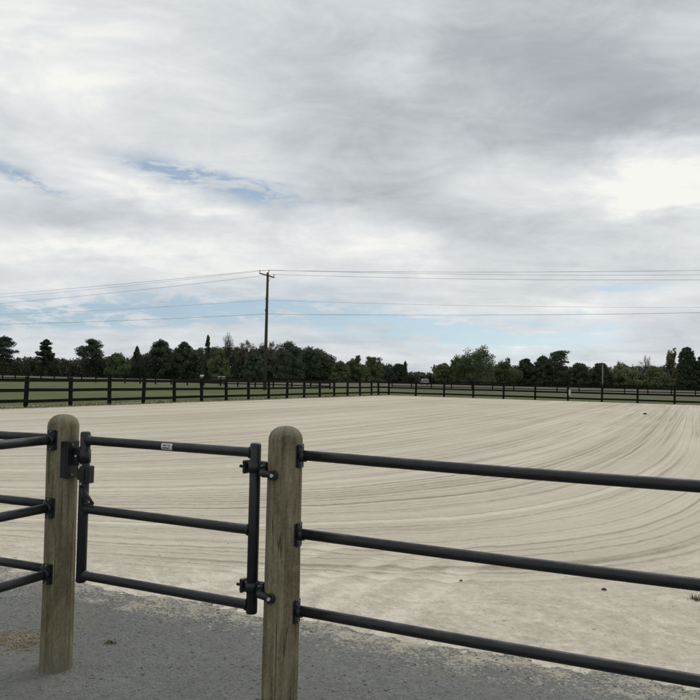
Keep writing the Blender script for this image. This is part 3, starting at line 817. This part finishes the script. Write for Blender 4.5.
TREE_N = [0]
def tree(px, ytop, wpx, kind, dep, label, name):
    TREE_N[0] += 1
    rng = np.random.default_rng(100 + TREE_N[0])
    base = at_depth(px, 380, dep); base.z = -.05
    h = at_depth(px, ytop, dep).z; W = wpx / F_PX * dep      # real height and crown width
    root = empty(name, base, label, 'tree', 'trees along the far edge of the field')
    rad = W / 2
    C = []; segs = []
    def clump(c, r, n, flat=.75, power=.5):
        d = rng.normal(size=(n, 3)); d /= np.linalg.norm(d, axis=1)[:, None]
        C.append(np.array(c) + d * (rng.uniform(0, 1, n) ** power)[:, None] * np.array([r, r, r * flat]))
    def limb(z0, c, r):
        p = Vector((0, 0, z0)); q = Vector(c); m = p.lerp(q, .5) + Vector((0, 0, .08 * (q - p).length))
        segs.append((p, m, r, r * .7)); segs.append((m, q, r * .7, r * .3))
    tr_r = .016 * h + .06
    for i in range(6):
        z0, z1 = h * .93 * i / 6 - (.4 if i == 0 else 0), h * .93 * (i + 1) / 6
        segs.append((Vector((0, 0, z0)), Vector((0, 0, z1)), tr_r * (1 - i / 6.5), tr_r * (1 - (i + 1) / 6.5)))
    lsize = .42; leaf = L_DARK
    if kind == 'pine':
        leaf = L_PINE; lsize = .36
        z = h * .30
        while z < h * .97:
            k = (z / h - .30) / .67
            rr = rad * (min(1, .55 + 1.5 * k) if k < .3 else (1 - ((k - .3) / .7) ** 1.6 * .82))
            for j in range(rng.integers(4, 7)):
                a = rng.uniform(0, 6.28); L = rr * rng.uniform(.45, 1.05)
                c = (math.cos(a) * L, math.sin(a) * L, z + .10 * L + rng.uniform(-.3, .3))
                limb(z - .2 * L, c, .05)
                clump(c, rad * rng.uniform(.20, .34), 150, .55)
                clump((c[0] * .55, c[1] * .55, c[2] - .05), rad * .26, 110, .6)
            z += h * rng.uniform(.055, .085)
        clump((0, 0, h * .96), rad * .16, 60, 1.3)
    elif kind in ('dense', 'round'):
        leaf = L_DARK if kind == 'dense' else L_GREEN
        for j in range(int(115 * max(1.0, h / (2.1 * rad)))):
            u = rng.uniform(.02, 1); a = rng.uniform(0, 6.28)
            prof = math.sqrt(max(0, 1 - u ** 2.6)) * (.84 + .16 * min(1, u / .3))
            L = rad * .90 * prof * math.sqrt(rng.uniform(.05, 1))
            zz = h * (.03 + .90 * u)
            c = (math.cos(a) * L, math.sin(a) * L, zz)
            if j % 3 == 0: limb(max(.5, zz - L * .6), c, .06)
            clump(c, (rad * .7 + h * .07) * rng.uniform(.18, .32), 105, .8)
    elif kind == 'spire':
        leaf = L_DARK; lsize = .34
        for j in range(110):
            u = rng.uniform(0, 1) ** 1.2; a = rng.uniform(0, 6.28)
            L = rad * (1 - u) ** .75 * rng.uniform(.2, 1)
            c = (math.cos(a) * L, math.sin(a) * L, h * (.05 + .91 * u))
            clump(c, max(.42, rad * .36 * (1 - u * .6)), 70, 1.15)
        clump((0, 0, h * .97), .25, 60, 2.6)
    elif kind == 'flat':
        leaf = L_DARK
        for j in range(56):
            u = rng.uniform(.10, 1); a = rng.uniform(0, 6.28)
            L = rad * rng.uniform(.2, .95) * (1 - .35 * max(0, u - .6) / .4) * (.8 + .3 * math.sin(u * 19 + 1))
            c = (math.cos(a) * L + rad * .30 * u, math.sin(a) * L, h * (.06 + .90 * u))
            limb(c[2] - .3 * L, c, .07)
            clump(c, rad * rng.uniform(.28, .44), 150, .26)
    elif kind == 'decid':
        leaf = L_GREEN; lsize = .36
        s2, tips = branch_tree(rng, h, .75, tr_r, 3, .42, .8)
        P = np.array([t[:] for t in tips]); top = P[:, 2].max(); wid = np.abs(P[:, :2]).max()
        kx, kz = rad * .92 / wid, h * .95 / top
        segs = [(Vector((p.x * kx, p.y * kx, p.z * kz)), Vector((q.x * kx, q.y * kx, q.z * kz)), a_, b_) for p, q, a_, b_ in s2]
        for t in tips: clump((t.x * kx, t.y * kx, t.z * kz), rad * rng.uniform(.13, .25), 85, .8)
        for j in range(46):
            a = rng.uniform(0, 6.28); L = rad * rng.uniform(.2, .85); clump((math.cos(a) * L, math.sin(a) * L, h * rng.uniform(.04, .6)), rad * .28, 110, .8)
    elif kind in ('bud', 'bare'):
        leaf = L_BUD; lsize = .26 if kind == 'bud' else .2
        s2, tips = branch_tree(rng, h, .95, tr_r, 4, .40 if kind == 'bud' else .62, .9)
        P = np.array([t[:] for t in tips]); top = P[:, 2].max(); wid = np.abs(P[:, :2]).max()
        kx, kz = rad * .97 / wid, h * .98 / top
        segs = [(Vector((p.x * kx, p.y * kx, p.z * kz)), Vector((q.x * kx, q.y * kx, q.z * kz)), max(a_, .03), max(b_, .03)) for p, q, a_, b_ in s2]
        for t in tips: clump((t.x * kx, t.y * kx, t.z * kz), rad * .14, 22 if kind == 'bud' else 3, .9)
    link_mesh('trunk', seg_mesh('trunk', segs), BARK, root)
    C = np.concatenate(C)
    link_mesh('crown', leaves_mesh('crown', C, None, lsize, rng), leaf, root)
D = 235
TREES = [
 (3, 336, 28, 'pine', D, 'dark pine with a rounded crown, cut by the left edge of the photo', 'pine_tree'),
 (45, 339, 19, 'pine', D, 'narrow upright dark pine standing alone between two wider pines', 'pine_tree'),
 (91, 339.5, 32, 'pine', D, 'broad spreading dark pine above the low wood at left', 'pine_tree'),
 (117, 352, 26, 'round', D - 6, 'low rounded green tree just right of the broad pine', 'broadleaf_tree'),
 (136, 346, 18, 'spire', D, 'pointed dark evergreen left of the wide domed evergreens', 'evergreen_tree'),
 (160, 339, 32, 'dense', D, 'wide domed dark evergreen, left one of the close pair', 'evergreen_tree'),
 (183, 341, 28, 'dense', D + 5, 'domed dark evergreen, right one of the close pair beside the spire', 'evergreen_tree'),
 (207, 335, 13, 'spire', D - 5, 'slender dark spire shaped evergreen, thin pointed tip', 'evergreen_tree'),
 (219, 347, 26, 'decid', D - 12, 'mid green leafy tree just right of the slender spire', 'broadleaf_tree'),
 (229, 331, 22, 'bare', D + 8, 'thin bare branched tree rising above the green one near the pole', 'bare_tree'),
 (247, 340, 26, 'bud', D + 3, 'pale tan budding tree left of the utility pole', 'budding_tree'),
 (268, 338, 24, 'bud', D + 6, 'pale budding tree seen right behind the utility pole', 'budding_tree'),
 (254, 353, 26, 'dense', D - 14, 'low dark bushy evergreen in front of the pale budding trees', 'evergreen_tree'),
 (288, 341, 42, 'dense', D - 5, 'largest dark evergreen, broad crown just right of the utility pole', 'evergreen_tree'),
 (310, 349, 28, 'dense', D - 2, 'dark evergreen on the right shoulder of the largest evergreen', 'evergreen_tree'),
 (325, 354, 18, 'dense', D, 'small dark evergreen at the falling end of the dark clump', 'evergreen_tree'),
 (340, 361, 22, 'round', D - 5, 'low green tree filling the dip after the dark clump', 'broadleaf_tree'),
 (356, 355, 21, 'decid', D, 'light leafy tree, left of the pair before the gap in the wood', 'broadleaf_tree'),
 (372, 356.5, 25, 'decid', D - 4, 'fuller green leafy tree, right of the pair before the gap in the wood', 'broadleaf_tree'),
 (399, 363, 20, 'dense', D, 'small dark rounded evergreen at the left side of the gap', 'evergreen_tree'),
 (405, 362, 6, 'spire', D - 4, 'very thin dark pointed evergreen at the gap in the wood', 'evergreen_tree'),
 (444, 363, 24, 'round', D, 'rounded green tree at the right side of the gap', 'broadleaf_tree'),
 (462, 355, 28, 'decid', D - 3, 'leafy tree on the left shoulder of the tallest broadleaf', 'broadleaf_tree'),
 (480, 345.5, 44, 'decid', D - 8, 'tallest broadleaf tree with an uneven open crown, right of the gap', 'broadleaf_tree'),
 (507, 358, 30, 'decid', D - 4, 'green leafy tree just right of the tallest broadleaf', 'broadleaf_tree'),
 (525, 358, 24, 'dense', D, 'dark evergreen between the green leafy tree and the tiered cedar', 'evergreen_tree'),
 (543, 355, 24, 'dense', D - 3, 'dark evergreen tucked against the left of the tiered cedar', 'evergreen_tree'),
 (555, 349, 34, 'flat', D - 6, 'tiered dark cedar with flat spreading layers leaning right', 'cedar_tree'),
 (579, 363, 26, 'dense', D - 10, 'low dark evergreen just right of the tiered cedar', 'evergreen_tree'),
 (600, 363, 28, 'dense', D - 8, 'low dark evergreen behind the slim grey pole', 'evergreen_tree'),
 (619, 361, 28, 'bud', D, 'budding greyish tree just right of the slim grey pole', 'budding_tree'),
 (628, 369, 34, 'round', D - 10, 'low green tree in front of the budding tree at right', 'broadleaf_tree'),
 (650, 354, 28, 'bare', D, 'bare arching tree with fine twigs, left of the tall dark evergreen', 'bare_tree'),
 (655, 367, 34, 'round', D - 12, 'low brownish green tree under the bare arching tree', 'broadleaf_tree'),
 (671, 347.5, 16, 'bud', D + 4, 'tall thin budding tree with separate tufts, beside the tall dark evergreen', 'budding_tree'),
 (687, 345.5, 22, 'dense', D - 15, 'tall dark evergreen near the right edge of the photo', 'evergreen_tree'),
 (704, 353, 22, 'dense', D - 16, 'dark evergreen cut by the right edge of the photo', 'evergreen_tree'),
]
for a in TREES: tree(*a)

# low wood and undergrowth between the trees, one mass
def undergrowth():
    rng = np.random.default_rng(9); C = []
    for px in np.arange(-60, 770, 2.6):
        gap = 1.0
        if 404 < px < 436: gap = .62
        top = 357 + 4 * mn.noise(Vector((px * .05, 3, 0))) + 2.5 * mn.noise(Vector((px * .21, 8, 0)))
        if px > 130: top -= 10 * min(1, (px - 130) / 30, max(0, (338 - px) / 20))
        if px > 335: top += 6
        if px > 430: top += 2
        if gap < 1: top = 371
        for rep in range(5 if not 130 < px < 340 else 7):
            dep = 246 + rng.uniform(-8, 14)
            p = at_depth(px + rng.uniform(-3, 3), top + rng.uniform(0, 10) * (rep % 5) / 4, dep)
            r = rng.uniform(.8, 1.5)
            n = 130
            d = rng.normal(size=(n, 3)); d /= np.linalg.norm(d, axis=1)[:, None]
            z = rng.uniform(0, 1, n) ** .8 * max(1.0, p.z - r * .5)
            q = d * rng.uniform(.2, 1, n)[:, None] * np.array([r, r, r * .6])
            C.append(np.stack([p.x + q[:, 0], p.y + q[:, 1], z + q[:, 2] * .8], 1))
    C = np.concatenate(C); C[:, 2] = np.maximum(C[:, 2], .1)
    o = link_mesh('far_wood', leaves_mesh('far_wood', C, None, .6, rng), L_UNDER)
    tag(o, 'low dark wood and undergrowth filling in between the far trees', 'woodland', kind='stuff')
undergrowth()

# ------------------------------------------------------------------ sky and light
SUN_EL, SUN_AZ = 48.0, 35.0      # azimuth clockwise from +Y (view direction)
w = bpy.data.worlds.new('World'); SC.world = w; w.use_nodes = True
n = NT(w.node_tree); n.n.clear()
out = n.new('ShaderNodeOutputWorld')
sky = n.new('ShaderNodeTexSky', sky_type='NISHITA'); sky.sun_disc = False
sky.sun_elevation = R(SUN_EL); sky.sun_rotation = R(SUN_AZ); sky.air_density = 1.0; sky.dust_density = 1.0; sky.ozone_density = 1.6
dirv = n.new('ShaderNodeTexCoord').outputs['Generated']
dirv = n.vmath('NORMALIZE', dirv)
n.l.new(n.vmath('NORMALIZE', n.vmath('ADD', dirv, (0, 0, .10))), sky.inputs[0])
x, y, z = n.xyz(dirv)
zc = n.math('MAXIMUM', z, 0.0)
den = n.math('ADD', zc, .17)
P = n.comb(n.math('DIVIDE', x, den), n.math('DIVIDE', y, den), 0.0)
az = n.math('MULTIPLY', n.math('ARCTAN2', x, y), 57.2958)
el = n.math('MULTIPLY', n.math('ARCSINE', z), 57.2958)
AE = n.comb(az, el, 0.0)
dq = n.mapping(dirv, rot=(0, R(10), 0), scale=(1, 1, 2.4))
wn = n.noise(dq, 4.5, 5, .62).outputs['Color']
wv = n.vmath('SUBTRACT', wn, (.5, .5, .5))
AEW = n.vmath('ADD', AE, n.vmath('MULTIPLY', wv, (12.0, 7.0, 0.0)))
AEG = n.vmath('ADD', AE, n.vmath('MULTIPLY', wv, (6.0, 3.0, 0.0)))
PXD = 1 / F_PX * 57.3
def blob(px, py, rx, ry, ang=0.0, warp=True):
    a, e = azel(px, py)
    m_ = n.mapping(AEW if warp else AEG, loc=(a, e, 0), rot=(0, 0, R(ang)), scale=(rx * PXD, ry * PXD, 1), typ='TEXTURE')
    return n.mrange(n.vmath('LENGTH', m_), 0.0, 1.0, 1.0, 0.0)
def total(items):
    t = None
    for amp, b in items:
        v = n.math('MULTIPLY', b, amp); t = v if t is None else n.math('ADD', t, v)
    return t
big = n.noise(n.mapping(P, loc=(3.1, .4, 0)), .85, 6, .55, .5).outputs['Fac']
mid = n.noise(n.mapping(P, loc=(1.7, 5.2, 0), rot=(0, 0, R(20)), scale=(.75, 1.35, 1)), 2.3, 5, .6, .6).outputs['Fac']
puff = n.noise(dq, 9.0, 7, .64, .8).outputs['Fac']
strk = n.noise(n.mapping(P, loc=(8, 2, 0), scale=(.55, 1.6, 1)), 2.4, 7, .6, .3).outputs['Fac']
shade = total([
    (-.34, blob(560, 70, 330, 170, -8)), (-.17, blob(680, 120, 150, 90)), (-.20, blob(350, 120, 190, 110, -30)),
    (-.24, blob(420, 195, 200, 45, -12)), (.13, blob(60, 60, 220, 150)), (.20, blob(395, 62, 70, 40)), (.14, blob(500, 172, 80, 40, 10)),
    (.42, blob(668, 178, 125, 46, 4)), (.25, blob(655, 200, 150, 30, -4)), (-.16, blob(640, 118, 200, 36, 4)), (.16, blob(250, 262, 330, 40, -3)), (.30, blob(185, 205, 200, 26, -16)), (.22, blob(400, 252, 140, 26, -4)),
    (-.16, blob(90, 220, 160, 28, -8)), (.18, blob(90, 245, 150, 20)), (-.12, blob(600, 240, 170, 24, 4)), (.18, blob(560, 300, 240, 22)),
    (.14, blob(560, 330, 220, 20)), (-.06, blob(350, 350, 500, 40)),
])
B = n.math('ADD', .67, shade)
B = n.math('ADD', B, n.math('MULTIPLY', n.math('SUBTRACT', big, .5), .75))
B = n.math('ADD', B, n.math('MULTIPLY', n.math('SUBTRACT', mid, .5), .45))
B = n.math('ADD', B, n.math('MULTIPLY', n.math('SUBTRACT', strk, .5), .36))
B = n.math('ADD', B, n.math('MULTIPLY', n.math('SUBTRACT', puff, .5), .62), clamp=True)
cloud = n.ramp(B, [(0.0, (.36, .388, .425)), (.28, (.455, .483, .515)), (.60, (.638, .670, .697)), (.82, (.765, .79, .800)), (1.0, (.93, .93, .885))])
def gblob(*a): return blob(*a, warp=False)
gap = total([
    (1.15, gblob(215, 180, 125, 20, -14)), (.8, gblob(180, 172, 55, 11, -14)), (.5, gblob(295, 197, 70, 13, -8)), (.85, gblob(25, 177, 60, 10, -14)), (1.2, gblob(628, 287, 50, 9, 0)),
    (.80, gblob(160, 306, 320, 30, 3)), (1.1, gblob(360, 321, 330, 24, -2)), (.55, gblob(597, 318, 60, 12, -20)), (.7, gblob(60, 320, 240, 24)), (.75, gblob(470, 338, 260, 24)),
])
gf = n.noise(n.mapping(dirv, rot=(0, R(14), 0), scale=(1, 1, 3.6)), 17, 6, .68, .5).outputs['Fac']
gn = n.math('ADD', n.math('MULTIPLY', strk, .22), n.math('MULTIPLY', gf, .82))
G = n.math('MULTIPLY', gap, n.mrange(gn, .46, .62, 1.0, .12))
G = n.math('MINIMUM', G, .80)
G = n.math('MAXIMUM', G, 0.0)
b1 = n.new('ShaderNodeBackground'); n.l.new(n.mix(1.0, sky.outputs[0], (.95, .98, .90), 'MULTIPLY'), b1.inputs[0]); b1.inputs[1].default_value = .105
b2 = n.new('ShaderNodeBackground'); n.l.new(cloud, b2.inputs[0]); b2.inputs[1].default_value = 1.0
mx = n.new('ShaderNodeMixShader'); n.l.new(G, mx.inputs[0]); n.l.new(b2.outputs[0], mx.inputs[1]); n.l.new(b1.outputs[0], mx.inputs[2])
n.l.new(mx.outputs[0], out.inputs[0])

sl = bpy.data.lights.new('sun', 'SUN'); so = bpy.data.objects.new('sun', sl); COL.objects.link(so)
sl.energy = .9; sl.angle = R(35); sl.color = (1, .96, .89)
sd = Vector((math.sin(R(SUN_AZ)) * math.cos(R(SUN_EL)), math.cos(R(SUN_AZ)) * math.cos(R(SUN_EL)), math.sin(R(SUN_EL))))
so.rotation_euler = (-sd).to_track_quat('-Z', 'Y').to_euler(); so.location = (0, 0, 40)

vs = SC.view_settings
SC.display_settings.display_device = 'sRGB'
vs.view_transform = 'Standard'; vs.look = 'None'; vs.exposure = 0.0; vs.gamma = 1.0; vs.use_curve_mapping = False
